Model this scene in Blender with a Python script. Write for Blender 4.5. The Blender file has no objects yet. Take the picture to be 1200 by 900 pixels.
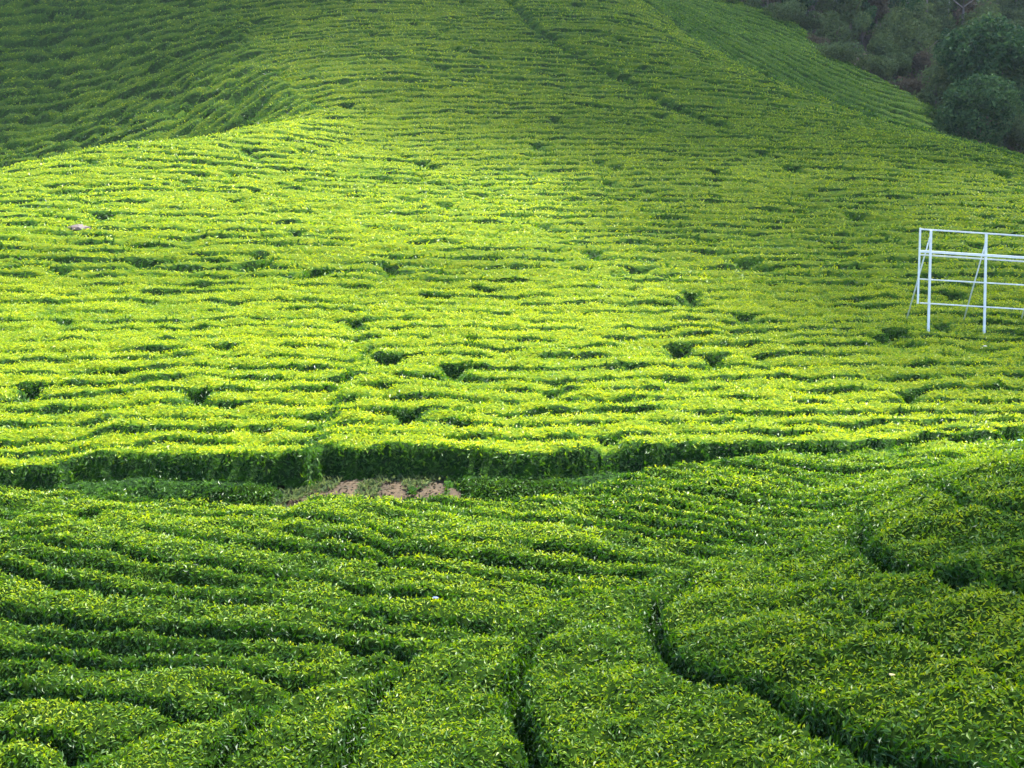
import bpy, bmesh, math, time
import numpy as np
from mathutils import Vector, Matrix
T0 = time.time()
rad = math.radians
sc = bpy.context.scene
COL = sc.collection
rng = np.random.default_rng(7)

# ------------------------------------------------------------------ camera
FPX, PITCH, CZ = 1500.0, rad(-6.0), 6.0          # focal length in px of the 1200x900 photo
cam_d = bpy.data.cameras.new("camera"); cam = bpy.data.objects.new("camera", cam_d); COL.objects.link(cam)
cam_d.sensor_width = 36.0; cam_d.lens = 36.0 * FPX / 1200.0
cam_d.clip_start = 0.1; cam_d.clip_end = 5000
cam.location = (0, 0, CZ); cam.rotation_euler = (math.pi / 2 + PITCH, 0, 0)
sc.camera = cam
# ------------------------------------------------------------------ light
SUN_EL, SUN_AZ = rad(64), rad(40)                # azimuth measured from +Y (away from camera) towards +X
SUN = np.array([math.sin(SUN_AZ) * math.cos(SUN_EL), math.cos(SUN_AZ) * math.cos(SUN_EL), math.sin(SUN_EL)])
w = bpy.data.worlds.new("World"); sc.world = w; w.use_nodes = True
nt = w.node_tree
sky = nt.nodes.new("ShaderNodeTexSky"); sky.sky_type = 'NISHITA'; sky.sun_disc = False
sky.sun_elevation = SUN_EL; sky.sun_rotation = SUN_AZ; sky.altitude = 1400
nt.links.new(sky.outputs[0], nt.nodes["Background"].inputs[0])
nt.nodes["Background"].inputs[1].default_value = 0.11
sl = bpy.data.lights.new("sun", 'SUN'); sl.energy = 5.0; sl.angle = rad(0.5); sl.color = (1.0, 0.96, 0.88)
so = bpy.data.objects.new("sun", sl); COL.objects.link(so)
so.rotation_euler = Vector(SUN).to_track_quat('Z', 'Y').to_euler(); so.location = (0, 0, 120)
vs = sc.view_settings; vs.view_transform = 'Standard'; vs.look = 'None'; vs.gamma = 1; vs.exposure = 2.68
sc.cycles.max_bounces = 6; sc.cycles.diffuse_bounces = 3; sc.cycles.transmission_bounces = 3
sc.cycles.glossy_bounces = 2; sc.cycles.transparent_max_bounces = 48
sc.cycles.caustics_reflective = False; sc.cycles.caustics_refractive = False

# ------------------------------------------------------------------ helpers
def tag(o, label=None, cat=None, group=None, kind=None):
    for k, v in (("label", label), ("category", cat), ("group", group), ("kind", kind)):
        if v: o[k] = v
    return o

def ray(u, v):
    """unit-depth ray (Y = 1) of a photo pixel"""
    x = (np.asarray(u, float) - 600) / FPX; y = (450 - np.asarray(v, float)) / FPX
    fy, fz = math.cos(PITCH), math.sin(PITCH)
    dy = fy - y * fz; dz = fz + y * fy
    return x / dy, dz / dy

def at(u, v, Y):
    rx, rz = ray(u, v); return (float(rx * Y), float(Y), float(CZ + rz * Y))

def ss(a, b, x):
    t = np.clip((x - a) / (b - a), 0, 1); return t * t * (3 - 2 * t)

def hash2(i, j, seed):
    i = i.astype(np.int64); j = j.astype(np.int64)
    h = (i * 374761393 + j * 668265263 + seed * 2147483647) & 0xffffffff
    h = ((h ^ (h >> 13)) * 1274126177) & 0xffffffff
    h = ((h ^ (h >> 16)) * 2246822519) & 0xffffffff
    return ((h ^ (h >> 15)) & 0xffffff) / float(0xffffff)

def vnoise(x, y, seed=0):
    i = np.floor(x); j = np.floor(y); fx = x - i; fy = y - j
    fx = fx * fx * (3 - 2 * fx); fy = fy * fy * (3 - 2 * fy)
    a = hash2(i, j, seed); b = hash2(i + 1, j, seed); c = hash2(i, j + 1, seed); d = hash2(i + 1, j + 1, seed)
    return (a * (1 - fx) + b * fx) * (1 - fy) + (c * (1 - fx) + d * fx) * fy

def fbm(x, y, seed=0, n=3):
    s = 0; a = 0.5; t = 0
    for k in range(n):
        s = s + a * vnoise(x * 2 ** k, y * 2 ** k, seed + 17 * k); t += a; a *= .5
    return s / t

class TPS:
    def __init__(s, P, V, lam=0.0, scale=20.0):
        s.sc = scale; P = np.asarray(P, float)[:, :2] / scale; V = np.asarray(V, float)
        n = len(P); K = s.k(P, P) + lam * np.eye(n)
        Q = np.hstack([np.ones((n, 1)), P]); A = np.zeros((n + 3, n + 3))
        A[:n, :n] = K; A[:n, n:] = Q; A[n:, :n] = Q.T
        sol = np.linalg.solve(A, np.concatenate([V, np.zeros(3)]))
        s.P, s.w, s.c = P, sol[:n], sol[n:]
    @staticmethod
    def k(A, B):
        d2 = ((A[:, None, :] - B[None, :, :]) ** 2).sum(-1)
        return 0.5 * d2 * np.log(d2 + 1e-12)
    def __call__(s, x, y):
        x = np.asarray(x, float); sh = x.shape
        X = np.stack([x.ravel(), np.broadcast_to(y, sh).ravel()], 1) / s.sc
        out = np.empty(len(X))
        for a in range(0, len(X), 40000):
            b = X[a:a + 40000]; out[a:a + 40000] = s.k(b, s.P) @ s.w + s.c[0] + b @ s.c[1:]
        return out.reshape(sh)

# ------------------------------------------------------------------ terrain: tops of the tea, fitted to the lie of the land
HB = 0.7                                         # height of the tea
ctl = []
def col(u, prof):
    for v, Y in prof: ctl.append(at(u, v, Y))
col(600, [(1150, 9.0), (900, 13), (750, 16.4), (600, 20.9), (550, 22.9), (450, 28.9), (350, 37.4), (250, 48.8), (150, 64.6), (75, 77.5), (0, 94)])
col(250, [(1150, 9.4), (900, 13.6), (750, 16.9), (600, 21.2), (555, 23.1), (450, 29.0), (350, 37.2), (250, 47.8), (185, 57)])
col(20, [(900, 14.0), (750, 17.4), (600, 21.6), (560, 23.4), (450, 29.2), (350, 37.0), (250, 46.8), (212, 53)])
col(-200, [(900, 14.4), (600, 21.8), (350, 36.8), (255, 46)])
col(420, [(160, 63.5), (100, 73), (40, 84)])
col(800, [(900, 12.3), (750, 15.4), (650, 18.9), (590, 21), (550, 22.9), (450, 29.1), (350, 37.6), (250, 49), (150, 65.5), (90, 77), (45, 87)])
col(980, [(900, 11.0), (750, 14.2), (650, 17.2), (600, 19.4), (560, 22.1), (520, 24.5), (450, 29.4), (350, 37.9), (250, 49.5), (180, 61), (150, 67.5)])
col(1180, [(900, 9.7), (750, 12.6), (650, 14.9), (580, 17.0), (535, 18.4), (485, 27.3), (440, 30), (350, 38), (250, 50), (205, 58.5)])
col(1400, [(900, 8.6), (650, 14), (520, 17.6), (440, 30), (300, 43), (250, 52)])
# crest of the left knoll and the hidden dip behind it, then the darker left hill
col(0, [(196, 56.5)]); col(150, [(166, 60.5)]); col(300, [(146, 65)])
for X, Y, Z in [(-26, 66, 8.6), (-18, 68.5, 8.9), (-36, 62, 7.2)]: ctl.append((X, Y, Z))
col(20, [(178, 80), (120, 87.5), (60, 94.5), (0, 101)])
col(180, [(140, 77.5), (80, 85.5), (0, 97)])
col(320, [(105, 74.5), (50, 84), (0, 94)])
col(-200, [(190, 77), (0, 101)])
# main ridge, dip behind it, second tea slope and the wooded slope
col(760, [(8, 96.5)]); col(900, [(92, 79)]); col(1100, [(160, 66)])
for X, Y, Z in [(26, 92, 13.4), (35, 82, 8.8), (17.5, 97, 18.8), (46, 73, 5.0)]: ctl.append((X, Y, Z))
col(1090, [(128, 106)]); col(1000, [(108, 106), (70, 117)]); col(900, [(62, 106), (40, 113), (15, 122)]); col(840, [(20, 113), (0, 124)])
col(1200, [(175, 106), (120, 118), (60, 132), (0, 146)]); col(1050, [(30, 134), (0, 144)])
col(1400, [(160, 112), (0, 150)])
for u, v, Y in [(600, -120, 125), (100, -120, 122), (300, -200, 150), (900, -120, 160), (1200, -150, 190), (-300, -150, 130), (1500, -150, 190)]: ctl.append(at(u, v, Y))
ctl = [(x, y, z - HB) for x, y, z in ctl]
for X in (-14, 0, 14): ctl.append((X, 0, CZ - 1.7)); 
for X in (-10, 10): ctl.append((X, 6, CZ - 3.4))
ctl.append((0, 5.5, CZ - 3.3))
TERR = TPS(ctl, [c[2] for c in ctl], lam=1e-4)

TERR0 = TERR; PATH = None
def TERR(x, y):
    z = TERR0(x, y)
    if PATH is not None:                         # the tea below the bare stretch of path stands on a lower terrace
        dy = y - np.interp(x, PATH[:, 0], PATH[:, 1])
        z = z - .56 * ss(-11, -5.2, x) * ss(5, -.6, x) * np.clip(1 - (-dy - .6) / 3.4, 0, 1) * ss(np.where((x > -4.4) & (x < -1.2), -.92, 0), np.where((x > -4.4) & (x < -1.2), -1.05, -.62), dy)
    return z

def hit(u, v, lift=HB):
    """first point of the tea surface met by a photo ray"""
    u = np.atleast_1d(np.asarray(u, float)); v = np.atleast_1d(np.asarray(v, float))
    Ys = np.concatenate([np.arange(8, 40, .1), np.arange(40, 180, .25)])
    rx, rz = ray(u, v)
    X = rx[:, None] * Ys; Z = CZ + rz[:, None] * Ys
    below = (TERR(X, np.broadcast_to(Ys, X.shape)) + lift) > Z
    k = np.where(below.any(1), below.argmax(1), len(Ys) - 1)
    Y = Ys[k]; return np.stack([rx * Y, Y], 1)
def hits(pts, lift=HB):
    p = np.array(pts, float); return hit(p[:, 0], p[:, 1], lift)

def dens(P, n=8):
    """densify a polyline"""
    P = np.asarray(P, float); out = []
    for a, b in zip(P[:-1], P[1:]): out += [a + (b - a) * t / n for t in range(n)]
    return np.array(out + [P[-1]])
def dist_poly(x, y, P):
    d = np.full(x.shape, 1e9)
    for a, b in zip(P[:-1], P[1:]):
        ab = b - a; L = max(ab @ ab, 1e-9)
        t = np.clip(((x - a[0]) * ab[0] + (y - a[1]) * ab[1]) / L, 0, 1)
        d = np.minimum(d, np.hypot(x - a[0] - t * ab[0], y - a[1] - t * ab[1]))
    return d
def inside(x, y, P):
    r = np.zeros(x.shape, bool); n = len(P)
    for i in range(n):
        (x0, y0), (x1, y1) = P[i], P[i - 1]
        if y0 == y1: continue
        r ^= ((y0 > y) != (y1 > y)) & (x < (x1 - x0) * (y - y0) / (y1 - y0) + x0)
    return r

# the soil path at the foot of the bright slope
PATH = hits([(-150, 592), (0, 584), (62, 582), (84, 574), (170, 569), (250, 571), (355, 573), (376, 561), (430, 559), (520, 560), (545, 565), (640, 567), (680, 563), (720, 559), (800, 558), (900, 555), (1000, 553), (1085, 548)], lift=.08)
PATH = np.vstack([PATH[0] + [-8, 0], PATH, PATH[-1] + [9, .6]])
def ypath(x): return np.interp(x, PATH[:, 0], PATH[:, 1])
# the spur in the right foreground
SPUR = hits([(50, 905), (90, 873), (240, 832), (355, 797), (490, 762), (560, 737), (690, 697), (770, 668), (860, 645), (940, 622), (1000, 590), (1040, 570), (1085, 552), (1110, 543), (1200, 520)])
SPURP = np.vstack([[-12, 9], SPUR, SPUR[-1] + [2, .6], SPUR[-1] + [6, 1.2], [14, 0], [-12, 0]])
# spur gaps, traced; value = row number
BG = {0: [(290, 848), (265, 870), (240, 900)], 1: [(490, 765), (455, 795), (430, 825), (410, 860), (398, 900)],
      2: [(640, 730), (612, 760), (597, 790), (600, 820), (620, 855), (650, 900)],
      3: [(800, 680), (775, 705), (768, 735), (790, 765), (840, 790), (900, 805), (960, 835), (1030, 865), (1100, 878), (1190, 893)],
      4: [(900, 655), (935, 672), (985, 700), (1060, 735), (1130, 770), (1200, 790)],
      5: [(1003, 590), (1010, 630), (1040, 650), (1090, 657), (1140, 668), (1200, 676)],
      6: [(1095, 556), (1140, 585), (1200, 592)]}
BGW = {k: hits(p) for k, p in BG.items()}
bp, bv = [], []
for k, p in BGW.items():
    q = dens(p, 2); bp += list(q); bv += [k] * len(q)
for u, v, k in [(140, 900, -1), (700, 830, 2.5), (880, 880, 2.8)]: bp += list(hit(u, v)); bv.append(k)
PHB = TPS(bp, bv, lam=2e-3, scale=5)
AG = {1: [(0, 847), (33, 853), (67, 857), (90, 877)], 2: [(0, 793), (43, 800), (127, 810), (177, 813), (233, 833)],
      3: [(0, 760), (67, 763), (140, 768), (200, 770), (287, 773), (333, 783), (370, 797)],
      4: [(0, 710), (53, 718), (97, 725), (160, 728), (213, 730), (300, 735), (400, 745), (467, 757), (493, 761)],
      5: [(0, 663), (67, 672), (123, 682), (187, 690), (247, 698), (333, 703), (400, 712), (467, 720), (550, 724)],
      6: [(50, 630), (147, 642), (187, 650), (247, 655), (300, 663), (400, 678), (450, 688), (513, 695), (573, 698), (660, 703)],
      7: [(187, 617), (273, 628), (333, 633), (400, 640), (467, 650), (533, 663), (620, 672), (700, 680)],
      8: [(30, 594), (200, 594), (330, 604), (467, 616), (567, 624), (660, 636), (760, 651), (800, 658)],
      9: [(540, 592), (640, 602), (740, 614), (850, 628), (900, 634)], 10: [(640, 583), (740, 592), (833, 602), (933, 618)],
      11: [(700, 572), (830, 580), (960, 594)]}
ap, av = [], []
for k, p in AG.items():
    q = dens(hits(p), 2); ap += list(q); av += [k] * len(q)
PHA = TPS(ap, av, lam=5e-3, scale=8)
# borders of the dark left hill and the second slope
JUNC = hits([(345, 112), (325, 90), (292, 40), (268, 0)]); JUNC = np.vstack([JUNC[0] + [6, -10], JUNC, JUNC[-1] + [-4, 25]])
def yleft(x): return np.interp(x, [-40, -25.6, -18, -13], [60, 65, 67.5, 70])
RIDGE = np.array([at(700, 0, 110)[:2], at(760, 3, 99)[:2], at(850, 55, 86)[:2], at(900, 92, 80.5)[:2], at(1000, 128, 74)[:2], at(1100, 160, 68)[:2], at(1200, 190, 63.5)[:2], (45, 56)])
def yridge(x): return np.interp(x, RIDGE[:, 0], RIDGE[:, 1]) + 3
TRACK = hits([(597, -3), (625, 30), (660, 52), (690, 70), (740, 97), (790, 122), (850, 148)])
WOODLINE = np.array([at(760, -30, 132)[:2], at(830, 0, 128)[:2], at(930, 32, 123)[:2], at(965, 62, 117)[:2], at(1050, 98, 112)[:2], at(1105, 140, 106)[:2], at(1140, 170, 96)[:2], (46, 86)])
def ywood(x): return np.interp(x, WOODLINE[:, 0], WOODLINE[:, 1])

SP = {0: 1.5, 1: 1.8, 2: .98, 3: 1.12, 4: 1.45}
def rows(x, y):
    """block, row number and along-row coordinate"""
    blk = np.full(x.shape, 2)
    yp = ypath(x)
    wob = (fbm(x * .12, y * .12, 5) - .5) * 1.2 + (vnoise(x * .5, y * .5, 9) - .5) * .28
    k = np.exp(-np.maximum(y - yp, 0) / 14)
    phi = (y - yp * k - 23 * (1 - k) + .10 * np.maximum(x - 10, 0) + wob * (1 - k) + (vnoise(x * .45, y * .7, 9) - .5) * .30) / .98
    s = x.copy()
    m = y < yp; blk[m] = 0
    if m.any(): phi[m] = PHA(x[m], y[m]) + (vnoise(x[m] * .6, y[m] * .6, 3) - .5) * .12
    m = (y < 30) & inside(x, y, SPURP); blk[m] = 1
    if m.any():
        phi[m] = PHB(x[m], y[m]) + (vnoise(x[m] * .7, y[m] * .7, 4) - .5) * .12; s[m] = y[m] + .5 * x[m]
    m = (y > yleft(x)) & (x < np.interp(y, JUNC[:, 1], JUNC[:, 0])); blk[m] = 3
    kk = .42 - .25 * ss(-18, -38, x)
    phi[m] = ((y - kk * x + wob * 1.3)[m]) / 1.12
    m = (y > yridge(x)) & (x > RIDGE[0, 0]); blk[m] = 4
    phi[m] = ((y + .22 * x + wob * .7)[m]) / 1.45
    return blk, phi, s

SEGL = {0: 6.5, 1: 40.0, 2: 8.0, 3: 6.0, 4: 9.0}
def canopy(x, y):
    blk, phi, s = rows(x, y)
    e = .05
    g = np.full(x.shape, 1.0)
    b2, p2, _ = rows(x + e, y); b3, p3, _ = rows(x, y + e)
    gr = np.hypot(p2 - phi, p3 - phi) / e
    gr = np.where((b2 == blk) & (b3 == blk), gr, 1 / np.choose(blk, [SP[i] for i in range(5)]))
    S = 1 / np.clip(gr, .35, 1.6)
    row = np.floor(phi); t = phi - row
    near = np.round(phi)                                      # nearest gap line
    d = np.abs(phi - near) * S
    q = s * .35 + near * 7.31
    far = ss(30, 70, y)
    o = fbm(s * .22 + near * 3.7, near * 5.13 + blk * 11, 21)
    oh = fbm(s * .75 + near * 9.1, near * 3.37 + blk * 5, 23)
    oA = np.clip(.30 + .8 * (o - .38) + .8 * (oh - .45), .12, .7)
    oA = oA * (1 - .5 * ss(0, 4, x))
    oM = np.clip(.22 + .16 * far + .34 * ss(38, 27, y) + 1.1 * (o - .40) + 1.7 * (oh - .46), .08, 1)
    oM = np.maximum(oM, np.where((near <= 2), .25 + .4 * o, 0))
    oB = np.zeros(x.shape)
    for k, op in {0: .55, 1: .8, 2: .85, 3: .85, 4: .12, 5: .85, 6: .25}.items():
        oB = np.where(near == k, op, oB)
    bm = blk == 1
    if bm.any():                                              # a spur gap closes beyond its traced ends
        db = np.full(x.shape, 9.0)
        for k, P in BGW.items():
            mk = bm & (near == k)
            if mk.any(): db[mk] = dist_poly(x[mk], y[mk], P)
        oB = oB * ss(1.0, .35, db) * (.75 + .5 * (o - .2))
    oL = np.clip(.38 + 1.3 * (o - .36), .22, 1); oR = np.clip(.42 + 1.4 * (o - .36), .25, 1)
    op = np.choose(blk, [oA, oB, oM, oL, oR])
    m = (y < 26)
    ds = np.full(x.shape, 9.0)
    if m.any(): ds[m] = dist_poly(x[m], y[m], SPUR)
    op = op * np.where(blk < 2, 1 - .85 * ss(1.3, .1, ds) * ss(-2.5, .5, x), 1)
    hw = np.choose(blk, [.07, .065, .07, .085, .11]) * (.7 + .6 * vnoise(s * .9, near * 3.3, 31)) 
    hw = hw * (.55 + .6 * op)
    edge = ss(0.0, 1.0, (d - hw * .55) / (hw * 1.25 + .05))
    H = np.choose(blk, [.60, .62, .64, .85, .8])
    h = H * (1 - op * (1 - edge))
    mid = np.abs(t - .5) * S
    om = np.clip(.10 + 1.6 * (fbm(s * .4 + row * 5.1, row * 2.7, 29) - .45), 0, .55) * (blk == 0)
    h = h * (1 - om * (1 - ss(.02, .22, mid)))
    # rounded shoulders
    dome = np.clip(d / (S * .5), 0, 1)
    h = h - H * np.choose(blk, [.07, .02 + .10 * np.clip(op, 0, 1), .09, .16, .18]) * (1 - dome) ** 2.2
    # cross cuts between neighbouring hedges
    L = np.choose(blk, [SEGL[i] for i in range(5)])
    off = hash2(row, blk * 3.0 + 1, 41) * 50
    sj = (s + off + .35 * (vnoise(s * .8, row * 2.2, 43) - .5)) / L
    seg = np.floor(sj); cut = np.abs(sj - np.round(sj)) * L
    co = hash2(row, np.round(sj) + blk * 57, 47)
    co = np.where(co > .62, (co - .62) / .38, .0) * np.where(blk == 3, 1.0, np.where(blk == 2, .8, .25))
    ce = ss(0, 1, (cut - .06) / .32)
    h = h * (1 - co * (1 - ce))
    h = h * (1 - .35 * (blk == 3) * ss(.56, .74, vnoise(s * 1.15, row * 3.7 + .5, 49)))
    # missing bushes: dark holes lying along the rows
    hx = x * .42 + 3 * vnoise(x * .2, y * .2, 51); hy = y * 1.0
    ci, cj = np.floor(hx), np.floor(hy)
    hh = hash2(ci, cj, 53); px = .3 + .4 * hash2(ci, cj, 54); py = .3 + .4 * hash2(ci, cj, 55)
    rr = np.hypot((hx - ci - px) / .36, (hy - cj - py) / .22)
    pr = np.choose(blk, [.0, .004, .0025, .08, .03])
    hole = (hh < pr) * ss(1.0, .45, rr + 1.3 * (fbm(x * 1.6, y * 2.2, 57) - .5))
    h = h * (1 - .75 * hole)
    # path, spur border, track
    dy = y - ypath(x) + np.where(y > ypath(x), -.20 * np.maximum(fbm(x * .75, x * 0 + 3.3, 83) - .38, 0) * 2 + .07 * (vnoise(x * 3, y * 0, 84) - .5), 0)
    bare = ss(-4.9, -4.0, x) * ss(-.7, -1.6, x)              # where the red soil shows
    wlow = .10 + .48 * ss(-11, -6, x) * ss(4.5, .5, x) + (.25 * vnoise(x * 1.7, y * .2, 88) + .30) * bare; soil = np.where((dy < .1) & (-dy < wlow + .2), bare * ss(.20, .42, fbm(x * 1.5, y * 2.5, 87)), 0)
    pe = np.where(dy > 0, ss(.05, .16, dy), ss(0, .3, -dy - wlow)) 
    h = np.where(blk != 1, h * (pe + (1 - pe) * (1 - ss(8.5, 10.5, x)) * 0.0 + (1 - pe) * ss(2.8, 5.5, x) * .72), h)
    lip = np.exp(-np.maximum(dy, 0) / 1.2) * (dy > 0) * (blk == 2)
    h = h * (1 + .08 * lip * ss(0, .25, dy))
    m = (y < 26)
    if m.any():
        bo = (.12 + .45 * vnoise(x * .5, y * .5, 61)) * ss(1.0, -2.5, x)
        h = h * (1 - bo * (1 - ss(.05, .35, ds)))
    m = (y > 55)
    if m.any():
        dt = np.full(x.shape, 9.0); dt[m] = dist_poly(x[m], y[m], TRACK)
        h = h * (1 - .95 * (1 - ss(.03, .33, dt + .25 * (vnoise(x * .6, y * .6, 63) - .5))))
        dr = np.full(x.shape, 9.0); dr[m] = np.abs(y - yridge(x))[m]
        h = h * (1 - .5 * ((1 - ss(.2, .8, dr)) * (x > RIDGE[0, 0])))
    # single bush domes and tufts
    f1 = np.full(x.shape, 9.0); wx, wy = x / 1.0, y / .85; ci, cj = np.floor(wx), np.floor(wy)
    for a_ in (-1, 0, 1):
        for b_ in (-1, 0, 1):
            ux = ci + a_ + hash2(ci + a_, cj + b_, 64); uy = cj + b_ + hash2(ci + a_, cj + b_, 65)
            f1 = np.minimum(f1, (wx - ux) ** 2 + (wy - uy) ** 2)
    h = h - np.choose(blk, [.08, .08, .14, .11, .13]) * np.clip(f1, 0, .8) * ss(.1, .5, h)
    b = (vnoise(x * 1.25, y * 1.25, 71) - .5) * .10 + (vnoise(x * 3.1, y * 3.1, 72) - .5) * .09 + (vnoise(x * 7, y * 7, 73) - .5) * .05
    b = b + (fbm(x * .3, y * .3, 75) - .5) * .16
    h = h + b * ss(.1, .5, h) * np.where(blk == 1, 1.5, 1)
    h = np.maximum(h, (.085 * (1 - bare) + .03 + .10 * vnoise(x * 1.4, y * 2.2, 89) * (np.abs(dy) < .9)) * (1 - soil))
    return h, blk, row.astype(int), seg.astype(int), phi

# ------------------------------------------------------------------ materials
def new_mat(name):
    m = bpy.data.materials.new(name); m.use_nodes = True
    n = m.node_tree.nodes; l = m.node_tree.links
    b = n["Principled BSDF"]; return m, n, l, b

def ramp(n, stops):
    r = n.new("ShaderNodeValToRGB"); e = r.color_ramp.elements
    while len(e) < len(stops): e.new(.5)
    for k, (p, c) in enumerate(stops): e[k].position = p; e[k].color = (*c, 1)
    return r

def leaf_material(name, stops, trans=.45, rough=.42, spec=.5, patch=.0, patch_scale=.2):
    m, n, l, b = new_mat(name)
    at_ = n.new("ShaderNodeAttribute"); at_.attribute_name = "age"
    r = ramp(n, stops)
    if patch:
        g = n.new("ShaderNodeNewGeometry"); nz = n.new("ShaderNodeTexNoise"); nz.inputs["Scale"].default_value = patch_scale
        nz.inputs["Detail"].default_value = 3; l.new(g.outputs["Position"], nz.inputs["Vector"])
        mr = n.new("ShaderNodeMapRange"); mr.inputs[1].default_value = .3; mr.inputs[2].default_value = .7
        mr.inputs[3].default_value = -patch; mr.inputs[4].default_value = patch; l.new(nz.outputs[0], mr.inputs[0])
        ad = n.new("ShaderNodeMath"); ad.operation = 'ADD'; ad.use_clamp = True
        l.new(at_.outputs["Fac"], ad.inputs[0]); l.new(mr.outputs[0], ad.inputs[1]); l.new(ad.outputs[0], r.inputs[0])
    else:
        l.new(at_.outputs["Fac"], r.inputs[0])
    l.new(r.outputs[0], b.inputs["Base Color"])
    b.inputs["Roughness"].default_value = rough; b.inputs["Specular IOR Level"].default_value = spec
    tr = n.new("ShaderNodeBsdfTranslucent")
    hs = n.new("ShaderNodeHueSaturation"); hs.inputs["Hue"].default_value = .487; hs.inputs["Saturation"].default_value = 1.1; hs.inputs["Value"].default_value = 1.35
    l.new(r.outputs[0], hs.inputs["Color"]); l.new(hs.outputs[0], tr.inputs[0])
    mx = n.new("ShaderNodeMixShader"); mx.inputs[0].default_value = trans
    l.new(b.outputs[0], mx.inputs[1]); l.new(tr.outputs[0], mx.inputs[2])
    l.new(mx.outputs[0], n["Material Output"].inputs[0])
    return m

def mottled(name, c1, c2, scale, rough=.9, spec=.2, metal=0, bump=0):
    m, n, l, b = new_mat(name)
    g = n.new("ShaderNodeNewGeometry"); nz = n.new("ShaderNodeTexNoise"); nz.inputs["Scale"].default_value = scale; nz.inputs["Detail"].default_value = 6
    l.new(g.outputs["Position"], nz.inputs["Vector"])
    r = ramp(n, [(.32, c1), (.68, c2)]); l.new(nz.outputs[0], r.inputs[0]); l.new(r.outputs[0], b.inputs["Base Color"])
    b.inputs["Roughness"].default_value = rough; b.inputs["Specular IOR Level"].default_value = spec; b.inputs["Metallic"].default_value = metal
    if bump:
        bp_ = n.new("ShaderNodeBump"); bp_.inputs["Strength"].default_value = bump; bp_.inputs["Distance"].default_value = .03
        l.new(nz.outputs[0], bp_.inputs["Height"]); l.new(bp_.outputs[0], b.inputs["Normal"])
    return m

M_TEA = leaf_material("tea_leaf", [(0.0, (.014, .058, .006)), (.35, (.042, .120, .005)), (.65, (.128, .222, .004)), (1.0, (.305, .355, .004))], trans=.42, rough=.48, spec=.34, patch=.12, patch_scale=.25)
M_CORE = mottled("tea_twigs", (.005, .014, .002), (.015, .032, .004), 9, spec=0, bump=.4)
M_SOIL = mottled("soil", (.024, .017, .009), (.058, .039, .021), 3.5, bump=.6)
def canopy_material(name, stops):
    """far tea: the clipped table seen as one leafy surface, matte, with leaf-sized relief"""
    m, n, l, b = new_mat(name)
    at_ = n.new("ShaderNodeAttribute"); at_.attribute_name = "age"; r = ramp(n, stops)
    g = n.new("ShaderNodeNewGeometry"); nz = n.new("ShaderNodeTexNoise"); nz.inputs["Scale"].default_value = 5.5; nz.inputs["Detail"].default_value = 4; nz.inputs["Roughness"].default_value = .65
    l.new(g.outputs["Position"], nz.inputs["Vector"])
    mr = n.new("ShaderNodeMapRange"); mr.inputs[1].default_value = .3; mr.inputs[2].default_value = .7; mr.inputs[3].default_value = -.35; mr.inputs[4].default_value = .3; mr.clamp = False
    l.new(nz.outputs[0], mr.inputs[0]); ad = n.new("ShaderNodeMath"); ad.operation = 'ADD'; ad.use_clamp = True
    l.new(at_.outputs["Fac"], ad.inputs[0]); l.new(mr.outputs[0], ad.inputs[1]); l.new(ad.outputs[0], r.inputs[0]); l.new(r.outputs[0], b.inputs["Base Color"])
    b.inputs["Roughness"].default_value = .9; b.inputs["Specular IOR Level"].default_value = .05
    bp_ = n.new("ShaderNodeBump"); bp_.inputs["Strength"].default_value = .9; bp_.inputs["Distance"].default_value = .10
    l.new(nz.outputs[0], bp_.inputs["Height"]); l.new(bp_.outputs[0], b.inputs["Normal"])
    return m
M_FAR = canopy_material("tea_canopy", [(0.0, (.006, .020, .003)), (.35, (.020, .056, .003)), (.65, (.050, .082, .001)), (1.0, (.096, .114, .001))])  # ramp darkened to hold the average shade leaves cast on each other
M_TREE = leaf_material("tree_leaf", [(0, (.008, .026, .010)), (.5, (.022, .058, .020)), (1, (.07, .125, .04))], trans=.25, rough=.7, spec=.08)
M_SCRUB = leaf_material("scrub_leaf", [(0, (.026, .044, .018)), (.5, (.058, .090, .032)), (1, (.12, .155, .055))], trans=.3, rough=.7, spec=.08)
M_RUST = leaf_material("rusty_leaf", [(0, (.034, .032, .020)), (.5, (.068, .058, .036)), (1, (.12, .10, .056))], trans=.3, rough=.7, spec=.08)
M_BARK = mottled("bark", (.07, .055, .045), (.16, .13, .11), 3, bump=.6)
M_PALE = mottled("pale_bark", (.11, .095, .085), (.20, .175, .155), 3, bump=.4)
M_WHITE = mottled("white_paint", (.58, .59, .62), (.70, .71, .73), 6, rough=.4, spec=.5)
M_GALV = mottled("galvanised_steel", (.50, .52, .55), (.62, .64, .66), 8, rough=.5, metal=.15)

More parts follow.
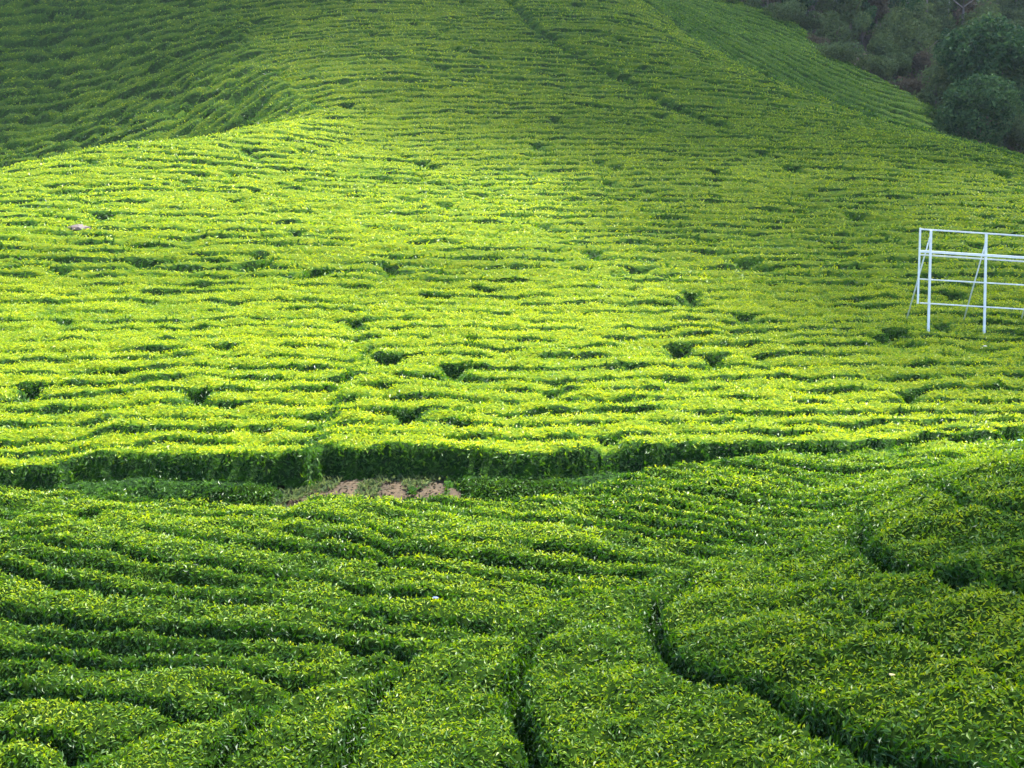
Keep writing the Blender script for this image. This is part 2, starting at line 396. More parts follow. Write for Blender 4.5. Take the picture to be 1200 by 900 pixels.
# ------------------------------------------------------------------ mesh builder
def mesh_np(name, V, F4, F3, mats, midx4=None, midx3=None, age=None, smooth4=True):
    me = bpy.data.meshes.new(name)
    n4, n3 = len(F4), len(F3)
    me.vertices.add(len(V)); me.vertices.foreach_set("co", np.ascontiguousarray(V, np.float32).ravel())
    me.loops.add(4 * n4 + 3 * n3)
    me.loops.foreach_set("vertex_index", np.concatenate([np.asarray(F4).ravel(), np.asarray(F3).ravel()]).astype(np.int32))
    me.polygons.add(n4 + n3)
    ls = np.concatenate([np.arange(n4) * 4, 4 * n4 + np.arange(n3) * 3]).astype(np.int32)
    me.polygons.foreach_set("loop_start", ls)
    me.polygons.foreach_set("material_index", np.concatenate([np.zeros(n4, np.int32) if midx4 is None else midx4, np.zeros(n3, np.int32) if midx3 is None else midx3]).astype(np.int32))
    me.polygons.foreach_set("use_smooth", np.concatenate([np.full(n4, smooth4), np.zeros(n3, bool)]))
    for m in mats: me.materials.append(m)
    if age is not None:
        a = me.attributes.new("age", 'FLOAT', 'POINT'); a.data.foreach_set("value", np.ascontiguousarray(age, np.float32))
    me.update(calc_edges=True)
    return me
E4 = np.zeros((0, 4), int); E3 = np.zeros((0, 3), int)
def link(name, me, parent=None):
    o = bpy.data.objects.new(name, me); COL.objects.link(o)
    if parent: o.parent = parent
    return o

def make_leaves(P, N, L, up, W=.36, r=rng):
    """folded leaves: 4 verts, 2 triangles each.  P base points, N surface normals, L lengths, up = how upright"""
    n = len(P)
    a = r.normal(size=(n, 3)); tan = a - (a * N).sum(1)[:, None] * N; tan /= np.linalg.norm(tan, axis=1)[:, None]
    al = np.radians(r.uniform(5, 70, n)) * up
    ax = tan * np.cos(al)[:, None] + N * np.sin(al)[:, None]
    side = np.cross(ax, N); side /= np.linalg.norm(side, axis=1)[:, None] + 1e-9
    ro = r.uniform(-.9, .9, n); nn = np.cross(side, ax)
    side = side * np.cos(ro)[:, None] + nn * np.sin(ro)[:, None]; nn = np.cross(side, ax)
    w = (W * L * r.uniform(.75, 1.2, n))[:, None] * .5; l = L[:, None]
    lift = nn * w * .5
    V = np.empty((n, 4, 3))
    V[:, 0] = P; V[:, 1] = P + ax * l * .48 + side * w + lift; V[:, 2] = P + ax * l - nn * l * .08; V[:, 3] = P + ax * l * .48 - side * w + lift
    i = np.arange(n)[:, None] * 4
    F = np.concatenate([i + [0, 1, 2], i + [0, 2, 3]], 1).reshape(-1, 3)
    return V.reshape(-1, 3), F

# ------------------------------------------------------------------ ground
gx = np.concatenate([np.arange(-200, -60, 10), np.arange(-60, 64, .8), np.arange(64, 210, 10)])
gy = np.concatenate([np.arange(-82, -12, 10), np.arange(-12, 40, .5), np.arange(40, 170, 1.0), np.arange(170, 330, 10)])
GX, GY = np.meshgrid(gx, gy)
cxx = np.clip(GX, -75, 80); cyy = np.clip(GY, -6, 200)
GZ = TERR(cxx, cyy); out = np.hypot(GX - cxx, GY - cyy)
GZ = GZ * np.exp(-out / 300) + (fbm(GX * .7, GY * .7, 81) - .5) * .12 - .03
ny, nx = GX.shape; idx = np.arange(nx * ny).reshape(ny, nx)
F4 = np.stack([idx[:-1, :-1], idx[:-1, 1:], idx[1:, 1:], idx[1:, :-1]], -1).reshape(-1, 4)
ground = link("ground", mesh_np("ground", np.stack([GX, GY, GZ], -1).reshape(-1, 3), F4, E3, [M_SOIL]))
tag(ground, kind="structure")

# ------------------------------------------------------------------ tea hedges
ZONES = [(9.5, 24.0, .07, .06, 1150, .088), (24.0, 40.0, .16, .075, 540, .10), (40.0, 72.0, .34, .10, 95, .16), (72.0, 131.0, .50, .15, 34, .21)]
pv, pq, pid, ppx, pa, pf = [], [], [], [], [], []
lv, lid, lage = [], [], []
nv = 0
for (y0, y1, st, sy_, den, LL) in ZONES:
    half = .405 * y1 + 3.0
    xs = np.arange(-half, half + st, st); ys = np.arange(y0, y1 + sy_ * .5, sy_)
    X, Y = np.meshgrid(xs, ys)
    ok = np.abs(X) < .405 * Y + 2.5
    ok &= ~((Y > ywood(X)) & (X > WOODLINE[0, 0]))
    ok &= ~((Y > 118) & (X < 8))
    iy, ix = np.nonzero(ok)
    h = np.zeros(X.shape); blk = np.zeros(X.shape, int); row = np.zeros(X.shape, int); seg = np.zeros(X.shape, int)
    h[ok], blk[ok], row[ok], seg[ok], _ = canopy(X[ok], Y[ok])
    gz = np.zeros(X.shape); gz[ok] = TERR(X[ok], Y[ok])
    Z = gz + h
    # sideways jitter so that the edges are not combed
    ix_ = np.round(X / st); iy_ = np.round((Y - y0) / sy_) + 1000 * int(y0)
    P = np.stack([X + (hash2(ix_, iy_, 91) - .5) * st * .5, Y + (hash2(ix_, iy_, 92) - .5) * sy_ * .5, Z], -1)
    idm = (blk * 1000 + (row + 200)) * 100 + np.mod(seg + 30, 100)
    c = ok[:-1, :-1] & ok[1:, :-1] & ok[:-1, 1:] & ok[1:, 1:]
    hm = np.maximum(np.maximum(h[:-1, :-1], h[1:, :-1]), np.maximum(h[:-1, 1:], h[1:, 1:]))
    c &= hm > .07
    cy, cx_ = np.nonzero(c)
    vid = np.arange(X.size).reshape(X.shape) + nv
    pq.append(np.stack([vid[cy, cx_], vid[cy, cx_ + 1], vid[cy + 1, cx_ + 1], vid[cy + 1, cx_]], -1))
    pid.append(idm[cy, cx_])
    pv.append(P.reshape(-1, 3)); nv += X.size
    slope = np.hypot(np.gradient(h, axis=0) / sy_, np.gradient(h, axis=1) / st)
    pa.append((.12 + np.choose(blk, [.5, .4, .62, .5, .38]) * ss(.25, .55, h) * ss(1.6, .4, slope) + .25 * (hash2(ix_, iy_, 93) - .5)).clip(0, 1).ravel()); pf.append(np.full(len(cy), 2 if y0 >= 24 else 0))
    A = P[cy, cx_]; E1 = P[cy, cx_ + 1] - A; E2 = P[cy + 1, cx_] - A; E3_ = P[cy + 1, cx_ + 1] - A - E1 - E2
    Nn = np.cross(E1, E2); ar = np.linalg.norm(Nn, axis=1)
    ppx.append(ar / np.maximum(Y[cy, cx_], 5) ** 2)
    # leaves
    lam_ = ar * den * np.where(ar > st * sy_ * 2.2, 1.25, 1)
    cnt = rng.poisson(lam_); k = np.repeat(np.arange(len(cnt)), cnt)
    f = rng.random((len(k), 2))
    B = A[k] + E1[k] * f[:, :1] + E2[k] * f[:, 1:] + E3_[k] * f[:, :1] * f[:, 1:]
    N = Nn[k] / ar[k][:, None]
    tuft = (vnoise(B[:, 0] * 2.3, B[:, 1] * 2.3, 95) - .5)
    hl = h[cy, cx_][k]
    B = B + N * (rng.uniform(-.06, .035, len(k)) * (LL / .085) ** .6)[:, None]
    Ls = LL * rng.uniform(.6, 1.25, len(k)) * (1 - .15 * (N[:, 2] > .8))
    shoot = (rng.random(len(k)) < .42) & (N[:, 2] > .45)
    Ls = np.where(shoot, Ls * .72, Ls * 1.08); B = B + N * (np.where(shoot, .015, -.01) * (LL / .085) ** .6)[:, None]
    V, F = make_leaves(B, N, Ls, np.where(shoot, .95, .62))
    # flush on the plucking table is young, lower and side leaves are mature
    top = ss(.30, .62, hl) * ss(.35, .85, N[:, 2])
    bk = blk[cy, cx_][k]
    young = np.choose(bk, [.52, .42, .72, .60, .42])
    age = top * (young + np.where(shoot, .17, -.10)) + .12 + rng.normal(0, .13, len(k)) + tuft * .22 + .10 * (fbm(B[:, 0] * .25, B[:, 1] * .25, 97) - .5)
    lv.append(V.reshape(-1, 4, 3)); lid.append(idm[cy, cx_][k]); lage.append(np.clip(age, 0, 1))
pa = np.concatenate(pa); pf = np.concatenate(pf); pv = np.concatenate(pv); pq = np.concatenate(pq); pid = np.concatenate(pid); ppx = np.concatenate(ppx)
lv = np.concatenate(lv); lid = np.concatenate(lid); lage = np.concatenate(lage)
print("tea quads", len(pq), "leaves", len(lv), "t", time.time() - T0)
ids, inv = np.unique(pid, return_inverse=True)
size = np.bincount(inv, ppx)
# small scraps go to the hedge beside them
MIN = 3e-3
order = np.argsort(-size)
named = set(ids[order[:300]][size[order[:300]] > MIN].tolist())
print("hedges", len(ids), "named", len(named))

ORD = ["first", "second", "third", "fourth", "fifth", "sixth", "seventh", "eighth", "ninth", "tenth", "eleventh", "twelfth", "thirteenth", "fourteenth", "fifteenth",
       "sixteenth", "seventeenth", "eighteenth", "nineteenth", "twentieth"]
TENS = {20: "twent", 30: "thirt", 40: "fort", 50: "fift", 60: "sixt", 70: "sevent", 80: "eight", 90: "ninet"}
def nth(k):
    """0 -> first"""
    k += 1
    if k <= 20: return ORD[k - 1]
    t = TENS[k // 10 * 10]
    return t + "ieth" if k % 10 == 0 else t + "y-" + ORD[k % 10 - 1]
FL = np.array([[0, 1, 2], [0, 2, 3]])
so_q = np.argsort(np.where(np.isin(pid, list(named)), pid, -1), kind='stable'); so_l = np.argsort(np.where(np.isin(lid, list(named)), lid, -1), kind='stable')
kq = np.where(np.isin(pid, list(named)), pid, -1)[so_q]; kl = np.where(np.isin(lid, list(named)), lid, -1)[so_l]
def build_hedge(key):
    qs = so_q[np.searchsorted(kq, key):np.searchsorted(kq, key, 'right')]; q = pq[qs]
    ll = so_l[np.searchsorted(kl, key):np.searchsorted(kl, key, 'right')]
    u, qi = np.unique(q, return_inverse=True); qi = qi.reshape(-1, 4)
    V = pv[u]; LV = lv[ll].reshape(-1, 3); n0 = len(V); nl = len(ll)
    Fl = (n0 + np.arange(nl)[:, None, None] * 4 + FL[None]).reshape(-1, 3)
    allv = np.concatenate([V, LV])
    o0 = allv.mean(0) if key != -1 else np.zeros(3)
    if key != -1: o0[2] = V[:, 2].min()
    age = np.concatenate([pa[u], np.repeat(lage[ll], 4)])
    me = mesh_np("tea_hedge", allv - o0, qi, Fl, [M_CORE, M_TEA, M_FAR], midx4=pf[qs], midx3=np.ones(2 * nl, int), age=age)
    o = link("tea_hedge" if key != -1 else "tea_field", me); o.location = o0
    return o, V
def project(V):
    fy, fz = math.cos(PITCH), math.sin(PITCH)
    d = V[:, 1] * fy + (V[:, 2] - CZ) * fz; yv = -V[:, 1] * fz + (V[:, 2] - CZ) * fy
    return 600 + FPX * V[:, 0] / d, 450 - FPX * yv / d
info = []
for key in sorted(named):
    o, V = build_hedge(key); u, v = project(V)
    info.append((o, key // 100000, (key // 100) % 1000 - 200, float(np.clip(u, 0, 1200).mean()), float(np.clip(v, 0, 900).mean()), float(u.max() - u.min())))
byrow = {}
for t in info: byrow.setdefault((t[1], t[2]), []).append(t)
def place_words(us):
    n = len(us)
    if n == 1: return [""]
    if n == 2: return ["left run", "right run"]
    if n == 3: return ["left run", "middle run", "right run"]
    return ["leftmost run"] + [ORD[k] + " run from the left" for k in range(1, n - 1)] + ["rightmost run"]
rowsA = sorted([r for b, r in byrow if b == 0], reverse=True); rowsM = sorted([r for b, r in byrow if b == 2]); rowsB = sorted([r for b, r in byrow if b == 1])
rowsL = sorted([r for b, r in byrow if b == 3]); rowsR = sorted([r for b, r in byrow if b == 4])
for (b, r), ts in byrow.items():
    ts.sort(key=lambda t: t[3])
    for w_, t in zip(place_words([t[3] for t in ts]), ts):
        o = t[0]; o["category"] = "tea hedge"
        tail = (", " + w_) if w_ else ""
        if b == 0:
            k = rowsA.index(r)
            o["label"] = f"clipped green tea hedge, {ORD[min(k, 19)]} row below the soil path{tail}"; o["group"] = "tea hedges between the soil path and the spur"
        elif b == 1:
            k = rowsB.index(r)
            o["label"] = f"broad leafy foreground tea hedge on the near spur, {ORD[min(k, 19)]} strip from the left{tail}"; o["group"] = "broad tea hedges on the near spur"
        elif b == 2:
            k = rowsM.index(r)
            if k == 0: o["label"] = f"bright tea hedge with dark shaded side along the soil path{tail}"
            elif k < 20: o["label"] = f"bright yellow-green tea hedge, {nth(k)} row above the soil path{tail}"
            else: o["label"] = f"narrow green tea hedge, {nth(k)} row above the soil path{tail}"
            o["group"] = "tea hedges on the bright main slope" if k < 20 else "tea hedges high on the main slope"
        elif b == 3:
            o["label"] = f"dark tea hedge on the shaded left hill, {nth(rowsL.index(r))} row up{tail}"; o["group"] = "tea hedges on the shaded left hill"
        else:
            o["label"] = f"dark tea hedge on the slope beside the wood, {nth(rowsR.index(r))} row up{tail}"; o["group"] = "tea hedges beside the wood"
fld, _ = build_hedge(-1); tag(fld, kind="stuff")
print("hedges built", time.time() - T0)
del pv, pq, pid, lv, lid

# ------------------------------------------------------------------ trees and scrub of the wooded slope
def crown_mesh(name, puffs, n, L, mat, seed, ageb=0.5):
    r = np.random.default_rng(seed)
    P, N, A = [], [], []
    tot = sum(p[3] ** 2 for p in puffs)
    for (x, y, z, s, sq) in puffs:
        m = int(n * s * s / tot)
        d = r.normal(size=(m, 3)); d /= np.linalg.norm(d, axis=1)[:, None]
        rr = s * (1 - .35 * r.random(m) ** 2) * (1 + .18 * np.sin(d[:, 0] * 7 + x * 5) * np.sin(d[:, 1] * 6 + y * 3) * np.cos(d[:, 2] * 6))
        p = d * rr[:, None]; p[:, 2] *= sq
        P.append(p + [x, y, z]); N.append(d); A.append(ageb + .25 * (r.random() - .5) + r.normal(0, .17, m))
    P = np.concatenate(P); N = np.concatenate(N); A = np.clip(np.concatenate(A), 0, 1)
    V, F = make_leaves(P, N, L * r.uniform(.6, 1.3, len(P)), .6, W=.6, r=r)
    return mesh_np(name, V, E4, F, [mat], age=np.repeat(A, 4))

def tube(bm, pts, r0, r1, n=7):
    prev = None
    for k, p in enumerate(pts):
        t = k / (len(pts) - 1); r_ = r0 + (r1 - r0) * t
        d = Vector(pts[min(k + 1, len(pts) - 1)]) - Vector(pts[max(k - 1, 0)]); q = d.to_track_quat('Z', 'Y')
        ring = [bm.verts.new(Vector(p) + q @ Vector((r_ * math.cos(2 * math.pi * i / n), r_ * math.sin(2 * math.pi * i / n), 0))) for i in range(n)]
        if prev:
            for i in range(n): bm.faces.new((prev[i], prev[(i + 1) % n], ring[(i + 1) % n], ring[i]))
        else: bm.faces.new(ring[::-1])
        prev = ring
    bm.faces.new(prev)
def bm_mesh(name, bm, mat, smooth=False):
    bmesh.ops.recalc_face_normals(bm, faces=bm.faces)
    me = bpy.data.meshes.new(name); bm.to_mesh(me); bm.free(); me.materials.append(mat)
    if smooth: me.polygons.foreach_set("use_smooth", [True] * len(me.polygons))
    return me
def trunk_mesh(H, r0, limbs, mat, seed, spread=.45):
    r = np.random.default_rng(seed); bm = bmesh.new()
    pts = [(0, 0, -.4)] + [(r.normal(0, .05) * H * .2 * t, r.normal(0, .05) * H * .2 * t, H * t) for t in (.3, .6, 1.0)]
    tube(bm, pts, r0, r0 * .35)
    for k in range(limbs):
        t = r.uniform(.35, .95); a = r.uniform(0, 6.28); b = Vector((0, 0, H * t)); L = H * spread * r.uniform(.6, 1.1)
        e = b + Vector((math.cos(a) * L, math.sin(a) * L, L * r.uniform(.5, 1.1)))
        tube(bm, [b, b.lerp(e, .5) + Vector((0, 0, -.05 * L)), e], r0 * .4 * (1.1 - t * .5), r0 * .1, 5)
    return bm_mesh("trunk", bm, mat, True)
def puffset(kind, seed):
    r = np.random.default_rng(seed); out = []
    if kind == "round":
        out = [(0, 0, 3.2, 2.7, .95)]
        for k in range(26):
            a = r.uniform(0, 6.28); e = math.asin(r.uniform(-.25, 1)); q = 2.75
            out.append((q * math.cos(a) * math.cos(e), q * math.sin(a) * math.cos(e), 3.2 + q * math.sin(e) * .95, r.uniform(.75, 1.25), .85))
    elif kind == "bushy":
        for k in range(9): out.append((r.normal(0, .75), r.normal(0, .75), 1.5 + r.normal(0, .6), r.uniform(.6, 1.1), .9))
    elif kind == "tall":
        for k in range(11):
            z = 2.2 + k * .42; out.append((r.normal(0, .6), r.normal(0, .6), z, r.uniform(.5, .95) * (1.1 - k * .04), .75))
    else:
        for k in range(6): out.append((r.normal(0, .55), r.normal(0, .55), .55 + abs(r.normal(0, .3)), r.uniform(.45, .8), .75))
    return out
def zg(x, y): return float(TERR(np.array([x]), np.array([y]))[0])
PROTO = {}
def proto(kind, var, mat):
    key = (kind, var, mat.name)
    if key not in PROTO:
        n, L = {"round": (9000, .34), "bushy": (2600, .26), "tall": (2600, .26), "shrub": (1300, .2)}[kind]
        cm = crown_mesh("crown", puffset(kind, 100 + var), n, L, mat, 200 + var, .66 if (kind, var) == ("round", 0) else .5)
        H = {"round": 3.4, "bushy": 1.8, "tall": 5.2, "shrub": .6}[kind]
        tm = trunk_mesh(H, {"round": .34, "bushy": .12, "tall": .14, "shrub": .05}[kind], 7, M_BARK, 300 + var)
        PROTO[key] = (cm, tm)
    return PROTO[key]
def tree(kind, var, mat, x, y, scale, name, label, cat, group=None, z=None, rot=0, sq=1.0):
    e = bpy.data.objects.new(name, None); COL.objects.link(e)
    e.location = (x, y, zg(x, y) if z is None else z); e.rotation_euler = (0, 0, rot); e.scale = (scale, scale, scale * sq)
    cm, tm = proto(kind, var, mat); link("crown", cm, e); link("trunk", tm, e)
    tag(e, label, cat, group); return e
def bare_tree(x, y, H, var):
    e = bpy.data.objects.new("bare_tree", None); COL.objects.link(e); e.location = (x, y, zg(x, y))
    link("trunk", trunk_mesh(H, .2, 9, M_PALE, 500 + var, .22), e)
    link("crown", crown_mesh("crown", [(0, 0, H * .95, H * .16, 1.2), (.5, .3, H * .8, H * .1, 1.0), (-.4, -.2, H * .85, H * .1, 1)], 350, .28, M_SCRUB, 520 + var), e)
    return tag(e, "tall thin pale-trunked tree standing bare at the top of the wood", "tree", "bare pale trees at the top of the wood")

p = at(1148, 137, 97); tree("round", 0, M_TREE, p[0], p[1], .88, "broadleaf_tree", "rounded dark green tree, lower of the two big round crowns beside the ridge", "tree", z=p[2] - 2.8)
p = at(1160, 80, 106); tree("round", 1, M_TREE, p[0], p[1], 1.16, "broadleaf_tree", "largest dark green tree, upper of the two big round crowns at the right edge", "tree", z=p[2] - 3.7, rot=1.3)
r_ = np.random.default_rng(11); n_t = 0
spots = []
while len(spots) < 260:
    u, v = r_.uniform(800, 1330), r_.uniform(-60, 190)
    lim = np.interp(u, [800, 830, 930, 965, 1050, 1105, 1140, 1330], [-30, 0, 32, 62, 98, 140, 165, 230])
    if v > lim - 2: continue
    Y = np.interp(v, [-60, 0, 60, 120, 190], [165, 146, 131, 117, 100]) 
    q = hit(u, v, lift=1.0)[0]
    if q[1] < 95 or q[1] > 175: continue
    if v < 30 and r_.random() < .35: continue
    if any(math.hypot(q[0] - s[0], q[1] - s[1]) < 1.35 for s in spots): continue
    spots.append((q[0], q[1], u, v, lim))
for k, (x, y, u, v, lim) in enumerate(sorted(spots, key=lambda s: s[1])):
    e_ = lim - v; s_ = r_.uniform(.6, 1.2); rot = r_.uniform(0, 6.28)
    if 1085 < u < 1225 and 25 < v < 190: kind = "bushy"
    else: kind = "shrub" if e_ < 16 else ("tall" if r_.random() < .4 and v < 45 else ("bushy" if r_.random() < .7 else "shrub"))
    pick = r_.random()
    where_ = 'close above the tea' if e_ < 35 else ('midway up the wooded slope' if e_ < 85 else 'high on the wooded slope')
    colr = {M_RUST: 'rusty brown', M_SCRUB: 'olive grey-green', M_TREE: 'dark green'}
    if kind == "shrub":
        if e_ < 14 and pick < .12: tree("shrub", 20, M_RUST, x, y, s_, "shrub", "low rusty brown shrub at the lower edge of the wood", "shrub", "rusty shrubs at the wood's edge", rot=rot)
        else: tree("shrub", 10 + k % 3, M_SCRUB, x, y, s_ * 1.15, "shrub", f"low olive grey-green shrub {where_}", "shrub", f"olive shrubs {where_}", rot=rot)
    elif kind == "tall":
        tree("tall", 3 + k % 3, (mt := M_RUST if pick < .15 else (M_SCRUB if pick < .85 else M_TREE)), x, y, s_ * 1.0, "slender_tree", f"{colr[mt]} slender upright tree standing {where_}", "tree", f"{colr[mt]} slender trees {where_}", rot=rot)
    else:
        tree("bushy", 6 + k % 4, (mt := M_RUST if pick < .07 else (M_SCRUB if pick < .8 else M_TREE)), x, y, s_ * 1.1, "bushy_tree", f"{colr[mt]} bushy small tree with a rounded head {where_}", "tree", f"{colr[mt]} bushy trees {where_}", rot=rot)
for k, (u, v) in enumerate([(978, 22), (1018, 16), (1040, 5), (1110, 18), (1145, 10), (1168, 6), (905, -6), (950, -4), (1000, 8), (1062, 22), (1085, 6), (1128, 30), (1190, 14)]):
    q = hit(u, v + 12, 0.3)[0]; bare_tree(q[0], q[1], r_.uniform(6, 9.5), k)
# undergrowth that carpets the wood floor
n = 40000
x = r_.uniform(10, 85, n); y = r_.uniform(84, 185, n); m = (y > ywood(x) + .3) & (x < .46 * y + 6)
x, y = x[m], y[m]; z = TERR(x, y)
hgt = .2 + 1.5 * np.clip(fbm(x * .35, y * .35, 99) - .25, 0, 1)
V, F = make_leaves(np.stack([x, y, z + hgt * r_.random(len(x)) ** .6], 1), np.tile([0., 0., 1.], (len(x), 1)), r_.uniform(.25, .55, len(x)), .9, W=.5, r=r_)
ug = link("undergrowth", mesh_np("undergrowth", V, E4, F, [M_SCRUB], age=np.repeat(np.clip(.4 + r_.normal(0, .22, len(x)) + .6 * (fbm(x * .2, y * .2, 77) - .5), 0, 1), 4))); tag(ug, kind="stuff")

n = 5200
x = r_.uniform(-5.2, -.4, n); y = ypath(x) + r_.uniform(-1.3, .1, n); m = vnoise(x * 2.2, y * 2.2, 66) > .42; x, y = x[m], y[m]
V, F = make_leaves(np.stack([x, y, TERR(x, y)], 1), np.tile([0., 0., 1.], (len(x), 1)), r_.uniform(.06, .17, len(x)), 1.1, W=.3, r=r_); nw = len(x)
n = 500
x = r_.uniform(-5.6, -.3, n); y = ypath(x) + r_.uniform(-1.1, .0, n)
V2, F2 = make_leaves(np.stack([x, y, TERR(x, y) + .02], 1), np.tile([0., 0., 1.], (n, 1)), r_.uniform(.05, .11, n), .25, W=.5, r=r_)
tag(link("dead_leaves", mesh_np("dead_leaves", V2, E4, F2, [M_RUST], age=np.repeat(r_.uniform(0, 1, n), 4))), kind="stuff")
x = None
tag(link("weeds", mesh_np("weeds", V, E4, F, [M_SCRUB], age=np.repeat(r_.uniform(.2, 1, nw), 4))), kind="stuff")

# ------------------------------------------------------------------ white billboard scaffold
def bar(a, b, r, n=8, square=False):
    bm = bmesh.new(); a = Vector(a); b = Vector(b); d = (b - a); q = d.to_track_quat('Z', 'Y'); L = d.length
    if square:
        bmesh.ops.create_cube(bm, size=1.0, matrix=Matrix.Translation((a + b) / 2) @ q.to_matrix().to_4x4() @ Matrix.Diagonal((2 * r, 2 * r, L, 1)))
        bmesh.ops.bevel(bm, geom=list(bm.edges), offset=r * .18, segments=1, affect='EDGES')
    else:
        tube(bm, [a, a.lerp(b, .5), b], r, r, n)
    return bm
p1 = hit(1088, 392, .55)[0]; p2 = hit(1154, 391, .55)[0]
sx = p2 - p1; sx = sx / np.linalg.norm(sx); stp = float(np.linalg.norm(p2 - p1))
YF = float(p1[1]); PXM = FPX / YF
fr = bpy.data.objects.new("billboard_frame", None); COL.objects.link(fr)
tag(fr, "white painted tubular steel frame of an empty billboard standing among the tea", "billboard frame")
z1 = zg(*p1); fr.location = (p1[0], p1[1], z1)
def W(u, v, Y): return Vector(at(u, v, Y)) - Vector((p1[0], p1[1], z1))
def part(name, a, b, r, mat, **k): return link(name, bm_mesh(name, bar(a, b, r, **k), mat, not k.get("square")), fr)
for k in range(4):
    u = 1088 + 66 * k; top = W(1091 + 66.3 * k, 270 + 4 * k, YF); bx, by = p1 + sx * stp * k
    part("post", Vector((bx - p1[0], by - p1[1], zg(bx, by) - z1 - .3)), Vector((top[0], 0 + sx[1] * stp * k, top[2])), .029, M_WHITE, square=True)
    f_ = W(1057 + 67 * k, 372 + 4 * k, YF + 2.0); f_.z = zg(f_[0] + p1[0], f_[1] + p1[1]) - z1 - .1
    part("brace", Vector((top[0] - .01, .06, top[2] - .2)), f_, .019, M_GALV)
yb = YF + .085
def rail(v0, v1, r, dz=0, mat=M_WHITE): part("rail", W(1078, v0, yb + dz), W(1300, v0 + (v1 - v0) * 222 / 122, yb + dz), r, mat, square=True)
rail(268.5, 276.5, .019, 0, M_GALV); rail(294.5, 302, .034, 0); rail(298.5, 306.5, .02, .06, M_GALV); rail(327, 334, .017, 0, M_GALV); rail(355, 362.5, .017, 0, M_GALV)
part("end_bar", W(1078.5, 267, yb - .056), W(1075.5, 356, yb - .056), .022, M_WHITE, square=True)

# ------------------------------------------------------------------ small things lying in the tea
def scrap(name, u, v, size, colr, label, cat, seed, lift=HB + .05, flat=.25):
    q = hit(u, v, lift)[0]; r = np.random.default_rng(seed); bm = bmesh.new()
    bmesh.ops.create_icosphere(bm, subdivisions=2, radius=size)
    for vtx in bm.verts:
        vtx.co *= 1 + r.uniform(-.28, .28); vtx.co.z *= flat
    m = mottled(name, tuple(c * .75 for c in colr), colr, 14, rough=.6)
    o = link(name, bm_mesh(name, bm, m)); o.location = (q[0], q[1], zg(*q) + lift); return tag(o, label, cat)
scrap("rock", 92, 270, .42, (.075, .055, .045), "grey-brown boulder lying between bright tea rows on the left", "rock", 1, lift=.50, flat=.5)
scrap("plastic_scrap", 510, 701, .04, (.10, .13, .28), "small bluish plastic scrap caught on the tea rows below the path", "litter", 2)
scrap("plastic_scrap", 1196, 516, .05, (.12, .28, .26), "pale teal plastic scrap at the right edge of the near spur", "litter", 3, lift=.75)
scrap("dead_leaf", 1045, 795, .03, (.32, .27, .11), "pale yellow dead leaf on the near spur hedge", "leaf", 4, flat=.12)
scrap("paper_scrap", 1154, 406, .05, (.32, .32, .31), "small whitish scrap lying below the second billboard post", "litter", 5, lift=.72)

# ------------------------------------------------------------------ unseen clouds placed to shade the upper hill, mid slope and foreground
def cloud_mat(name, a):
    m, n, l, b = new_mat(name)
    b.inputs["Base Color"].default_value = (.85, .86, .88, 1); b.inputs["Roughness"].default_value = 1; b.inputs["Specular IOR Level"].default_value = 0
    b.inputs["Alpha"].default_value = a; return m
def shade_cloud(name, pts, a, seed, alt=420.):
    """pts: world x, y, radius of the shade of each billow"""
    r = np.random.default_rng(seed); bm = bmesh.new()
    for (x, y, s) in pts:
        c = np.array([x, y, zg(x, y)]) + SUN * (alt + r.uniform(-12, 12)) / SUN[2]
        g = bmesh.ops.create_icosphere(bm, subdivisions=2, radius=1.0)
        ph = r.uniform(0, 6.28, 6)
        for vtx in g["verts"]:
            d = vtx.co.copy(); q = 1 + .16 * math.sin(3 * d.x + ph[0]) * math.sin(3 * d.y + ph[1]) + .09 * math.sin(7 * d.x + ph[2]) * math.sin(6 * d.y + ph[3]) * math.sin(6 * d.z + ph[4])
            vtx.co = Vector((c[0] + d.x * s * q, c[1] + d.y * s * q, c[2] + d.z * s * .5 * q))
    return tag(link(name, bm_mesh(name, bm, cloud_mat(name, a), True)), kind="structure")
rc = np.random.default_rng(5)
pts = []
EDGE = hits([(-200, 205), (0, 192), (150, 160), (330, 128), (430, 130), (520, 155), (620, 195), (720, 250), (800, 310), (880, 370), (940, 420), (1000, 460), (1200, 500)])
CORE = hits([(-200, 200), (0, 190), (150, 152), (330, 124), (470, 112), (620, 135), (750, 160), (900, 190), (1100, 200)])
def spread(E, step0, step1, xr, ymax, rk):
    """billows on a loose grid behind the front edge E of the shade"""
    out = []
    for y0, y1, st in ((24, 68, step0), (68, ymax, step1)):
        for y in np.arange(y0, y1, st):
            for x in np.arange(xr[0], xr[1], st):
                px, py, s = x + rc.uniform(-.45, .45) * st, y + rc.uniform(-.45, .45) * st, st * rk * rc.uniform(.85, 1.25)
                if abs(px) > .5 * py + 14 or rk > 1.32 and px > 26 and py > 88: continue
                if py > np.interp(px, E[:, 0], E[:, 1]) + s * .75: out.append((px, py, s))
    return out
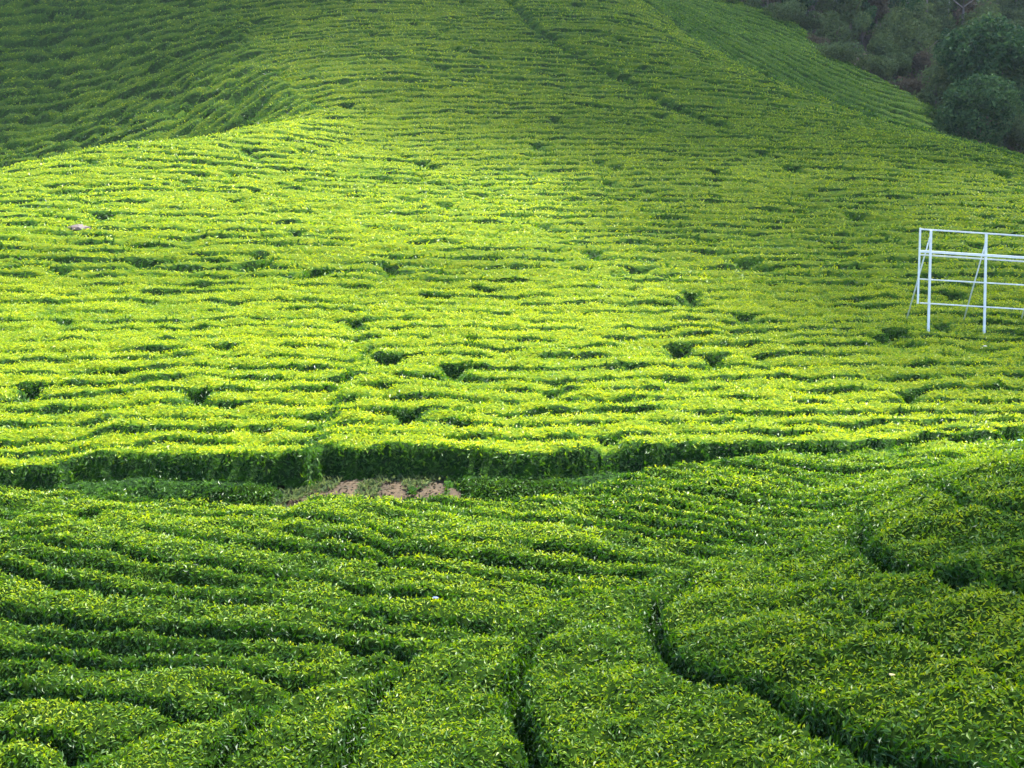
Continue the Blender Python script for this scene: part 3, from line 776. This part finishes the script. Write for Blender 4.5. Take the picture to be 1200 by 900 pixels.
shade_cloud("shade_cloud", spread(EDGE, 2.7, 7.0, (-70, 80), 165, 1.3), .105, 1)
shade_cloud("shade_cloud", spread(CORE, 4.0, 7.5, (-75, 85), 160, 1.35) + [(rc.uniform(-62, -34), rc.uniform(88, 120), rc.uniform(6, 9)) for k in range(30)], .105, 4, alt=450.)
pts = []
for k in range(58):
    x = rc.uniform(-16, 18) if k < 40 else rc.uniform(3, 12); s = rc.uniform(3.5, 6); y = ypath(x) - 3.2 - s * .8 - rc.uniform(0, 1) * 13  # last billows added over the near mound to darken it
    pts.append((x, y, s))
shade_cloud("shade_cloud", pts, .03, 2, alt=380.)
shade_cloud("shade_cloud", [(rc.uniform(4.5, 14), rc.uniform(8, 17.5), rc.uniform(2.0, 3.2)) for k in range(34)], .05, 6, alt=400.)  # extra unseen billows, added only to darken the near mound
pts = []
for k in range(16):
    x = rc.uniform(-18, 1); pts.append((x, 41.5 + rc.uniform(-1.2, 1.2), rc.uniform(2.2, 3.2)))
shade_cloud("shade_cloud", pts, .05, 3, alt=400.)
# ------------------------------------------------------------------ thin humid air
bm = bmesh.new(); zlo, zhi = float(GZ.min()) - 1, float(max(GZ.max(), 30)) + 14
bmesh.ops.create_cube(bm, size=1.0, matrix=Matrix.Translation((2, 120, (zlo + zhi) / 2)) @ Matrix.Diagonal((440, 430, zhi - zlo, 1)))
hm_ = bpy.data.materials.new("humid_air"); hm_.use_nodes = True; hn = hm_.node_tree.nodes; hn.remove(hn["Principled BSDF"])
pv_ = hn.new("ShaderNodeVolumePrincipled"); pv_.inputs["Color"].default_value = (.80, .90, 1.0, 1); pv_.inputs["Density"].default_value = .00011; pv_.inputs["Anisotropy"].default_value = 0.2
hm_.node_tree.links.new(pv_.outputs[0], hn["Material Output"].inputs["Volume"])
tag(link("haze", bm_mesh("haze", bm, hm_)), kind="stuff")
print("tris", sum(len(m.loops) - 2 * len(m.polygons) for m in bpy.data.meshes), sum((len(o.data.loops) - 2 * len(o.data.polygons)) for o in sc.objects if o.type == 'MESH'))
print("done", time.time() - T0)
